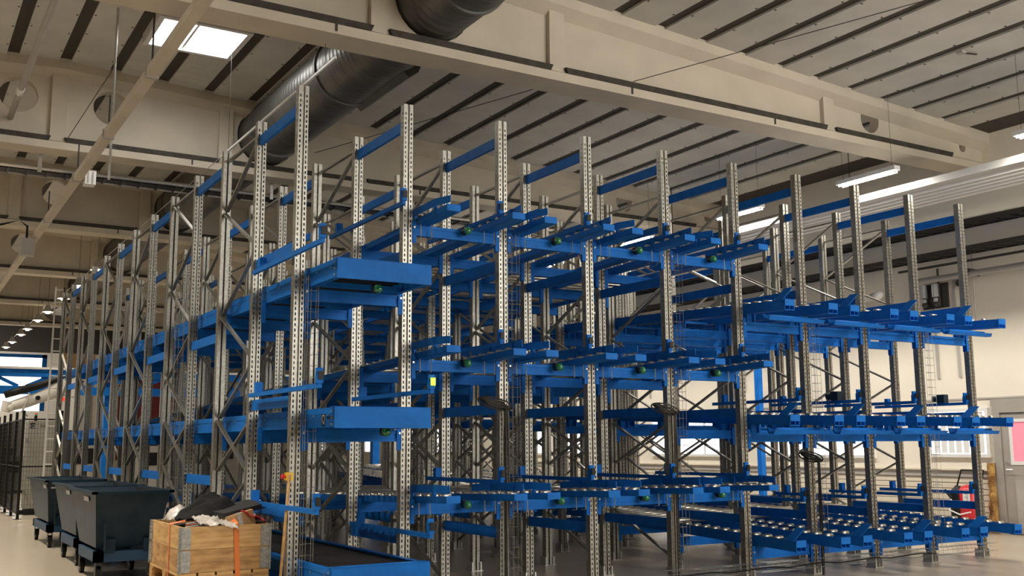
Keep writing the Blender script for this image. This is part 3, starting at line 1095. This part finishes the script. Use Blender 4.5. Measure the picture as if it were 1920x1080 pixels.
P0 = (PA.x, PA.y, ZT)
sheet('black_cloth_heap', 'crumpled black cloth heaped on top of the crate', 'cloth', M['cloth'], 0, 0, 40, 30,
      lambda u, v: Vector((.10+.55*u+.03*math.sin(9*v), .28+.52*v+.03*math.sin(8*u),
                           .02+.27*max(0, math.sin(math.pi*min(1, max(0, u)))**.8*math.sin(math.pi*v)**.6)*(.45+.75*u) + fold(u, v, .028, 13)+.01)), .01, P0)
fo = thing('foam_slab', 'flat black foam slab tilted on the right part of the crate', 'foam', (PA.x+.40, PA.y+.10, ZT+.055), (R(3), R(-10), ang+R(12)))
obj('slab', MB().box(0, .45, 0, .36, 0, .045), M['foam'], fo)
pp = tag(obj('white_sheet', MB().box(0, .25, 0, .12, 0, .006), M['paper'], None, (PA.x+.62, PA.y+.43, ZT+.15), rot=(R(3), R(-8), ang+R(12))),
         'thin white sheet lying behind the black foam slab', 'sheet')
cbx = thing('cardboard_box', 'tilted cardboard box under the foam slab at the crate front', 'box', (PA.x+.45, PA.y+.06, ZT-.08), (R(0), R(-14), ang+R(8)))
obj('carton', MB().box(0, .26, 0, .3, 0, .15), M['card'], cbx)
obj('packing_tape', MB().box(.1, .14, -.002, .302, .0, .152), M['film'], cbx)
sheet('clear_film', 'crumpled clear plastic film hanging over the crate front edge', 'plastic film', M['film'], 0, 0, 26, 14,
      lambda u, v: Vector((.16+.34*u, -.03+.32*v+.02*math.sin(11*u), .015+.06*v+fold(u, v, .018, 15)-(.10*max(0, .22-v)*4.5*max(0, u-.5)))), .004, P0)
sheet('white_bag', 'crumpled white plastic bag at the left rear of the crate', 'plastic bag', M['film'], 0, 0, 16, 14,
      lambda u, v: Vector((.03+.24*u, .6+.3*v, .02+.13*math.sin(math.pi*u)**.7*math.sin(math.pi*v)**.7+fold(u, v, .016, 11))), .005, P0)
sheet('red_film', 'crumpled red plastic sheet sticking out at the right of the crate', 'plastic film', M['redp'], 0, 0, 16, 12,
      lambda u, v: Vector((.56+.215*u, .05+.42*v, .115-.085*u+fold(u, v, .016, 12))), .006, P0)
for k in range(3):
    tag(obj('cut_strip', MB().box(0, .26-.02*k, 0, .03, 0, .004), M['pinkor'] if k % 2 else M['paper'], None,
            (PA.x+.06+.015*k, PA.y+.12+.035*k, ZT-.01+.012*k), rot=(0, R(-6), R(-18+12*k))),
        ['white strip lowest', 'salmon strip in the middle', 'white strip topmost'][k]+' among the cuttings at the left front of the crate', 'strip', 'loose strips in the crate')
sheet('packing_fill', 'dark tangled packing waste filling the crate below the cloth', 'waste', M['foam'], 0, 0, 20, 24,
      lambda u, v: Vector((.022+.756*u, .022+1.156*v, -.05+fold(u, v, .02, 9))), .02, P0)


# ---------------------------------------------------------------- tipping bins
def bin_(x, y, L, label, tagged):
    t = thing('tipping_bin', label, 'bin', (x, y, 0), None, 'blue-black tipping bins')
    W_ = .84
    top = [(0, 0, 1.05), (W_, 0, 1.05), (W_, L, 1.05), (0, L, 1.05)]
    bot = [(.08, .28, .40), (W_-.08, .28, .40), (W_-.08, L-.42, .40), (.08, L-.42, .40)]
    m = MB()
    i0 = len(m.v)
    m.v += top+bot
    c = .014
    m.v += [(c, c, 1.05), (W_-c, c, 1.05), (W_-c, L-c, 1.05), (c, L-c, 1.05),
            (.08+c, .28+c, .42), (W_-.08-c, .28+c, .42), (W_-.08-c, L-.42-c, .42), (.08+c, L-.42-c, .42)]
    for k in range(4):
        q = (k+1) % 4
        m.f += [(k, 4+k, 4+q, q), (8+k, 8+q, 12+q, 12+k), (k, q, 8+q, 8+k)]
    m.f += [(7, 6, 5, 4), (12, 13, 14, 15)]
    obj('hopper', m, M['binside'], t)
    li = MB()
    li.v = [(v[0]+(.004 if v[0] < .4 else -.004), v[1]+(.004 if v[1] < L/2 else -.004), v[2]+.003-(.012 if v[2] > 1 else 0)) for v in m.v[8:16]]
    li.f = [(k, (k+1) % 4, 4+(k+1) % 4, 4+k) for k in range(4)] + [(4, 5, 6, 7)]
    obj('inner_shade', li, M['black'], t)  # black inner faces stand in for the shade inside the hopper
    rim = MB()
    rim.box(-.04, W_+.04, -.04, .015, 1.03, 1.06).box(-.04, W_+.04, L-.015, L+.04, 1.03, 1.06).box(-.04, .015, -.04, L+.04, 1.03, 1.06).box(W_-.015, W_+.04, -.04, L+.04, 1.03, 1.06)
    obj('rim', rim, M['bluedk'], t)
    ch = MB()
    ch.box(.06, W_-.06, .2, .34, .24, .36).box(.06, W_-.06, L-.5, L-.36, .24, .36).box(.06, .16, .2, L-.36, .24, .36).box(W_-.16, W_-.06, .2, L-.36, .24, .36)
    obj('chassis', ch, M['chassis'], t)
    for x2 in (.18, W_-.24):
        obj('fork_pocket', MB().box(x2, x2+.1, .19, .4, .34, .5), M['bluedk'], t)
    obj('side_arm', MB().bar((.16, .16, .36), (.13, .06, .7), .05, .02, (1, 0, 0)), M['binside'], t)
    for (wx, wy) in ((.12, .3), (W_-.12, .3), (.12, L-.45), (W_-.12, L-.45)):
        wl_ = obj('caster', MB().box(wx-.035, wx-.028, wy-.03, wy+.05, .08, .24).box(wx+.028, wx+.035, wy-.03, wy+.05, .08, .24).box(wx-.035, wx+.035, wy-.05, wy+.05, .225, .24), M['darksteel'], t)
        obj('wheel', MB().tube([(wx-.024, wy+.03, .095), (wx+.024, wy+.03, .095)], .095, 16), M['black'], wl_)
        obj('hub', MB().tube([(wx-.027, wy+.03, .095), (wx+.027, wy+.03, .095)], .05, 12), M['grey'], wl_)
    lb = MB()
    y0 = .45 if tagged != 1 else .1
    lb.quad((.0075, y0+.35, .93), (.0075, y0, .93), (.0005, y0, .985), (.0005, y0+.35, .985))
    o = obj('label', lb, M['label'], t, (-.006, 0, 0))
    o['label'] = 'faded white sticker'
    if tagged == 1:
        o = obj('label', MB().box(.06, .16, .028, .034, .93, .955), M['label'], t)


bin_(-1.06, 3.72, 1.9, 'nearest blue-black tipping bin on casters, right behind the crate', 3)
bin_(-.98, 5.75, 2.0, 'middle blue-black tipping bin, largely hidden by the nearest bin', 2)
bin_(-.96, 8.7, 2.4, 'farthest blue-black tipping bin, beside the mesh fence', 1)

# ---------------------------------------------------------------- mesh fence
fe = thing('mesh_fence', 'black wire mesh machine fence with posts at the far left', 'fence', (0, 0, 0))
post = MB().box(-.03, .03, -.03, .03, 0, 2.4).box(-.08, .08, -.08, .08, 0, .01).me('post', M['black'])
corner = (-.57, 16.44)
for (x, y) in ((-.57, 16.44), (-.57, 17.85), (-.57, 19.3), (-.57, 20.8), (.22, 16.44), (-.57, 22.3)):
    put('post', post, fe, (x, y, 0))


def mesh_panel(p, q):
    m = MB()
    p, q = Vector(p), Vector(q)
    L = (q-p).length
    n = int(L/.06)
    for k in range(n+1):
        a = p.lerp(q, k/n)
        m.tube([a+Vector((0, 0, .12)), a+Vector((0, 0, 2.2))], .003, 3, False)
    for z in range(21):
        h = Vector((0, 0, .12+z*.104))
        m.tube([p+h, q+h], .003, 3, False)
    stuff(obj('mesh_panel', m, M['black'], fe))
    for z in (.12, 1.15, 2.2):
        h = Vector((0, 0, z))
        obj('fence_rail', MB().bar(p+h, q+h, .025, .03), M['black'], fe)


ys = [16.44, 17.85, 19.3, 20.8, 22.3]
for a, b in zip(ys[:-1], ys[1:]):
    mesh_panel((-.57, a, 0), (-.57, b, 0))
mesh_panel((-.57, 16.44, 0), (.22, 16.44, 0))
obj('kick_rail', MB().box(-.55, .2, 16.43, 16.47, .1, .2), M['black'], fe)

# ---------------------------------------------------------------- machinery behind the fence
cb = thing('control_cabinet', 'pale grey control cabinet behind the mesh fence', 'cabinet', (-.3, 17.9, 0))
obj('body', MB().box(0, .8, 0, .5, .15, 2.2), M['cabinet'], cb)
obj('plinth', MB().box(.02, .78, .02, .48, 0, .15), M['black'], cb)
obj('door_gap', MB().box(.395, .405, -.004, 0, .2, 2.15), M['darksteel'], cb)
o = obj('nameplate', MB().box(.04, .14, -.006, 0, 2.03, 2.15), M['black'], cb)
o['label'] = 'black square emblem with letter Q'
put('lettering', text_mesh('Q', .1, M['label']), o, (.055, -.008, 2.045), (R(90), 0, 0))
put('lettering', text_mesh('Q-System', .07, M['darksteel']), cb, (.25, -.004, 2.06), (R(90), 0, 0))
sl = thing('stack_light', 'small black stack light with green and amber rings on the cabinet', 'signal light', (-.14, 18.05, 2.2))
obj('pole', MB().tube([(0, 0, 0), (0, 0, .12)], .035, 10), M['black'], sl)
obj('lens', MB().tube([(0, 0, .12), (0, 0, .15)], .035, 10), M['green'], sl)
obj('lens', MB().tube([(0, 0, .16), (0, 0, .19)], .035, 10), M['orange'], sl)

ra = thing('robot_arm', 'white industrial robot arm with black hose package behind the fence', 'robot', (.75, 19.3, 0))
obj('base', MB().tube([(0, 0, 0), (0, 0, .5), (0, 0, .55), (0, 0, 2.0)], [.35, .3, .22, .2], 16), M['darksteel'], ra)
obj('forearm', MB().tube([(.1, 0, 3.18), (-.15, 0, 3.08), (-.45, 0, 2.93), (-.75, 0, 2.80), (-1.0, 0, 2.70), (-1.25, 0, 2.62), (-1.42, 0, 2.55)],
                         [.22, .21, .17, .15, .15, .13, .11], 14), M['robot'], ra, smooth=True)
obj('shoulder', MB().tube([(0, -.2, 3.1), (0, .25, 3.1)], .26, 16).tube([(0, 0, 2.0), (0, 0, 3.1)], [.2, .18], 12), M['robot'], ra)
obj('wrist', MB().tube([(-1.40, 0, 2.70), (-1.46, 0, 2.46)], [.13, .11], 12).ball((-1.36, -.04, 2.56), .1), M['robot'], ra)
obj('recess', MB().tube([(-.75, -.17, 2.80), (-.75, -.12, 2.80)], .06, 10), M['black'], ra)
obj('hose_package', MB().tube([(-1.5, -.05, 2.86), (-1.1, -.08, 3.0), (-.7, -.08, 3.12), (-.3, -.05, 3.30), (.05, 0, 3.38), (.3, 0, 3.2)],
                              [.09, .1, .1, .075, .06, .06], 10), M['black'], ra, smooth=True)
obj('cable', MB().tube([(-.95, -.16, 2.92), (-1.0, -.2, 2.7), (-1.1, -.2, 2.45), (-.95, -.2, 2.35)], .03, 6), M['grey'], ra)

# white access ladder at the left rear corner
la = thing('access_ladder', 'tall white access ladder at the rear left corner of the rack', 'ladder', (0, 16.0, 0))
for x in (-.15, .03):
    obj('side_rail', MB().bar((x-.0, 0, 0.0), (x+.03, 0, 5.18), .035, .035, (0, 1, 0)), M['white'] if x < 0 else M['darksteel'], la)
rg = MB().tube([(-.13, 0, 0), (.05, 0, 0)], .014, 6).me('rung', M['white'])
for k in range(15):
    put('rung', rg, la, (.007*k/3, 0, 1.2+k*.28))
rl = tag(obj('red_signal_lamp', MB().ball((0, 0, 0), .05, 12, 8), M['redlamp'], None, (.085, 15.33, 2.62)),
         'small glowing red lamp on the far left corner post', 'signal light')

# ---------------------------------------------------------------- gantry truss across the far end
gt = thing('blue_gantry', 'blue lattice gantry girder crossing behind the rack', 'gantry', (0, 22, 0))
obj('top_chord', MB().box(-9, 12, -.1, .1, 3.50, 3.70), M['blue'], gt)
obj('bottom_chord', MB().box(-9, 12, -.1, .1, 3.02, 3.24), M['blue'], gt)
x = -9.0
k = 0
while x < 11.4:
    obj('diagonal', MB().bar((x, 0, 3.24 if k % 2 == 0 else 3.5), (x+.55, 0, 3.5 if k % 2 == 0 else 3.24), .09, .07, (0, 1, 0)), M['blue'], gt)
    x += .75
    k += 1
for x in (2.2, 4.2, -6.2, 10.5):
    obj('post', MB().box(x-.12, x+.12, .12, .36, 0, 3.4), M['blue'], gt)
obj('runway', MB().box(-9, 12, -.2, .2, 3.70, 3.76), M['white'], gt)
for (x, lab) in ((12.05, 'left bright blue steel post between the rack and the window wall'), (12.45, 'right bright blue steel post between the rack and the window wall')):
    t = thing('steel_post', lab, 'post', (x, 6.85 if x < 12.2 else 6.75, 0))
    obj('column', MB().box(-.06, .06, -.06, .06, 0, 3.7), M['blue'], t)
    obj('base_plate', MB().box(-.14, .14, -.14, .14, 0, .015), M['blue'], t)

scn = thing('far_window', 'large bright window in a blue frame at the far end wall', 'screen', (0, 42, 0))
obj('sheet', MB().box(-8, 2.7, 0, .02, 3.2, 5.65), M['fargl'], scn)  # glowing pane of the bright window at the far end
obj('frame', MB().box(-8, 2.85, -.05, 0, 5.6, 5.75).box(2.65, 2.85, -.05, 0, 3.2, 5.75), M['blue'], scn)
for i, (x, z, mm) in enumerate(((-2.2, 1.5, 'robot'), (-.2, 1.3, 'cabinet'), (2.2, 1.8, 'grey'), (4.6, 1.6, 'robot'), (7.0, 2.0, 'cabinet'), (8.6, 1.4, 'grey'))):
    t = thing('machine_housing', ('%s machine housing standing far behind the rack' % ('white', 'pale grey', 'grey', 'tall white', 'broad grey', 'low grey')[i]), 'machine', (x, 30+i % 2, 0))
    obj('body', MB().box(0, 1.5, 0, 1.2, .1, z), M[mm], t)
    obj('plinth', MB().box(.05, 1.45, .05, 1.15, 0, .1), M['black'], t)
    obj('window', MB().box(.3, 1.1, -.02, 0, z*.55, z*.85), M['black'], t)
    obj('roof_unit', MB().box(.3, .9, .2, .8, z, z+.25), M['darksteel'], t)
t = thing('red_container', 'dark red container wall seen through the left side frames', 'container', (5.2, 38, 0))
obj('body', MB().box(0, 3, 0, 2, 1.0, 4.6), M['darkred'], t)
obj('corner_post', MB().box(-.1, .1, -.05, .1, 0, 4.6).box(1.2, 1.4, -.05, .05, 1, 4.6).box(2.9, 3.1, -.05, .1, 0, 4.6), M['grey'], t)
t = thing('orange_box', 'orange and beige crate high up near the far wall', 'box', (3.2, 40, 0))
obj('body', MB().box(0, 1.4, 0, 1, 5.0, 5.7), M['card'], t)
obj('shelf_leg', MB().box(0, .1, 0, .1, 0, 5).box(1.3, 1.4, 0, .1, 0, 5), M['grey'], t)

# ---------------------------------------------------------------- high bay lamps along the left aisle, then added fill lamps out of view
LY = [(.9, y) for y in (17.0, 19.9, 22.6, 26.0, 28.5, 31.5, 33.6, 36.8, 39.3)] + [(-2.6, y) for y in (-3.0, .5, 4.0, 7.5, 11.0, 14.5, 18.0)]
for i, (lx, y) in enumerate(LY):
    if i < 9:
        t = thing('high_bay_lamp', 'glowing high bay lamp, %s from the camera along the left aisle' % (ORD[i] if i else 'nearest'), 'lamp', (lx, y, 5.90), None, 'high bay lamps')
    else:
        t = thing('high_bay_lamp', 'unseen fill lamp added over the open aisle left of the picture', 'lamp', (lx, y, 5.90), None, 'added fill lamps left of the picture')  # out of view, added to brighten the aisle floor
    obj('housing', MB().tube([(0, 0, .12), (0, 0, .02), (0, 0, -.1)], [.06, .09, .17], 14, False), M['grey'], t)
    obj('bulb', MB().ball((0, 0, -.06), .10, 12, 8), M['bulb'], t)
    obj('hanger', MB().tube([(0, 0, .1), (0, 0, zroof(lx)-5.90)], .006, 5), M['darksteel'], t)
    ld = D.lights.new('bay_light', 'AREA')
    ld.shape = 'DISK'
    ld.size = .3
    ld.energy = BAY_POWER if i < 9 else AISLE_FILL_POWER
    ld.color = (1, .90, .74)
    ld.spread = R(115)
    lo = D.objects.new('lamp_light', ld)
    COL.objects.link(lo)
    lo.parent = t
    lo.location = (0, 0, -.18)

# ---------------------------------------------------------------- upper left: busbar rail, drop rod, conduit
bb = thing('busbar_rail', 'cream busbar rail running away below the girders at the upper left', 'rail', (-.88, 0, 5.8))
obj('rail', MB().box(-.06, .06, -6, 34, -.05, .05), M['cream'], bb)
for y in (2.6, 5.3, 8.0, 11.5, 15):
    obj('joint_clamp', MB().box(-.075, .075, y, y+.06, -.065, .06), M['grey'], bb)
    obj('hanger', MB().tube([(0, y+.03, .05), (0, y+.03, .55 if y != 2.6 else zroof(-.88)-5.8)], .012, 6), M['darksteel'], bb)
tb = thing('tap_off_box', 'small white tap-off box hanging on the cream busbar rail', 'electrical box', (-.8, 7.75, 5.68))
obj('housing', MB().box(.0, .16, 0, .22, -.02, .20), M['white'], tb)
obj('lid_rib', MB().box(.03, .05, -.01, 0, 0, .18).box(.1, .12, -.01, 0, 0, .18), M['grey'], tb)
tb = thing('tap_off_box', 'grey tap-off box with looped black cable at the far left edge', 'electrical box', (-1.10, 13.2, 5.38))
obj('housing', MB().box(-.05, .2, 0, .2, 0, .35), M['grey'], tb)
obj('cable', MB().tube([(.05, .1, .35), (.05, .1, .6), (-.1, .1, .72), (-.4, .1, .6), (-.9, .1, .5)], .025, 6), M['black'], tb)
tag(obj('drop_rod', MB().tube([(-.765, 5.8, 5.28), (-.765, 5.8, 7.85)], .018, 8), M['zinc']), 'thin vertical steel conduit dropping from the roof past the round hole', 'conduit')
cd = thing('conduit_pipe', 'long grey conduit pipe running along the roof at the upper left corner', 'conduit')
obj('pipe', MB().tube([(-1.85, -4, 6.8), (-1.85, 8.9, 6.8)], .045, 10), M['grey'], cd, smooth=True)
obj('coupling', MB().tube([(-1.85, 7.0, 6.8), (-1.85, 7.25, 6.8)], .055, 10), M['white'], cd, smooth=True)

# tension wires between girders
for i, (p, q, lab) in enumerate((((5.36, 1.72, 6.55), (9.5, -6, 7.2), 'thin tension wire from the near girder up across the right ceiling'),
                                 ((4.6, 2.2, 6.6), (3.2, 8.4, 6.9), 'thin tension wire between the two nearest girders'),
                                 ((-1.0, 8.4, 6.55), (-.4, 2.4, 7.6), 'thin sagging wire from the second girder at the upper left'))):
    tag(obj('tension_wire', MB().tube([p, q], .006, 5), M['darksteel']), lab, 'wire')

# ---------------------------------------------------------------- extinguisher trolley and torn insulation by the door
ex = thing('extinguisher_trolley', 'red wheeled fire extinguisher trolley with a black hose behind the rack', 'fire extinguisher', (12.95, 2.3, 0))
obj('tank', MB().tube([(0, 0, .22), (0, 0, .27), (0, 0, .74), (0, 0, .80), (0, 0, .83)], [.14, .18, .18, .13, .05], 18), M['red'], ex, smooth=True)
obj('cover', MB().tube([(-.05, .2, .2), (-.05, .2, .7), (-.05, .17, .8)], [.13, .13, .06], 12), M['black'], ex)
obj('instruction_plate', MB().box(-.2, -.17, -.12, .0, .5, .74), M['paper'], ex)
lt = MB().box(-.206, -.2, -.095, -.08, .55, .70).box(-.206, -.2, -.08, -.03, .685, .70).box(-.206, -.2, -.08, -.045, .62, .635)
obj('lettering', lt, M['grey'], ex)
obj('frame', MB().tube([(0, .2, .15), (0, .26, .75), (-.05, .1, 1.08), (-.05, -.33, 1.08), (0, -.2, .7)], .016, 6), M['black'], ex)
obj('hose', MB().tube([(-.2, .3, .72), (-.23, .2, .55), (-.24, .25, .40), (-.24, .05, .33), (-.22, -.15, .38)], .014, 6), M['paper'], ex)
obj('nozzle', MB().tube([(-.2, .34, .74), (-.22, .2, .60)], [.02, .03], 8), M['black'], ex)
for y in (-.2, .24):
    obj('wheel', MB().tube([(.05, y-.02, .14), (.05, y+.02, .14)], .14, 16), M['black'], ex)
rw = MB()
random.seed(3)
n, mseg = 22, 6
for j in range(n):
    z = .02+j*1.18/(n-1)
    for i in range(mseg):
        u = i/(mseg-1)
        rw.v.append((WX-.10-.03*random.random()-.05*math.sin(math.pi*u), 2.16-.15*u+(.03*random.random() if i == 0 else 0), z))
for j in range(n-1):
    for i in range(mseg-1):
        a = j*mseg+i
        rw.f.append((a, a+1, a+mseg+1, a+mseg))
o = tag(obj('torn_insulation', rw, M['foamy'], None), 'torn yellow-brown mineral wool edge on the wall beside the grey door', 'insulation')
md = o.modifiers.new('thickness', 'SOLIDIFY')
md.thickness = .09
md.offset = -1
tag(obj('wall_box', MB().box(WX-.06, WX, 2.06, 2.16, 1.05, 1.2), M['grey']), 'small grey box on the wall above the torn insulation', 'box')

cbk = thing('ceiling_bracket', 'small dark bracket sticking out of a ceiling slot at the upper right', 'bracket', (10.1, -.35, zroof(10.1)))
obj('arm', MB().bar((0, 0, -.02), (-.25, .05, -.03), .02, .02), M['darksteel'], cbk)
obj('claw', MB().box(-.34, -.24, .0, .1, -.05, -.02), M['grey'], cbk)
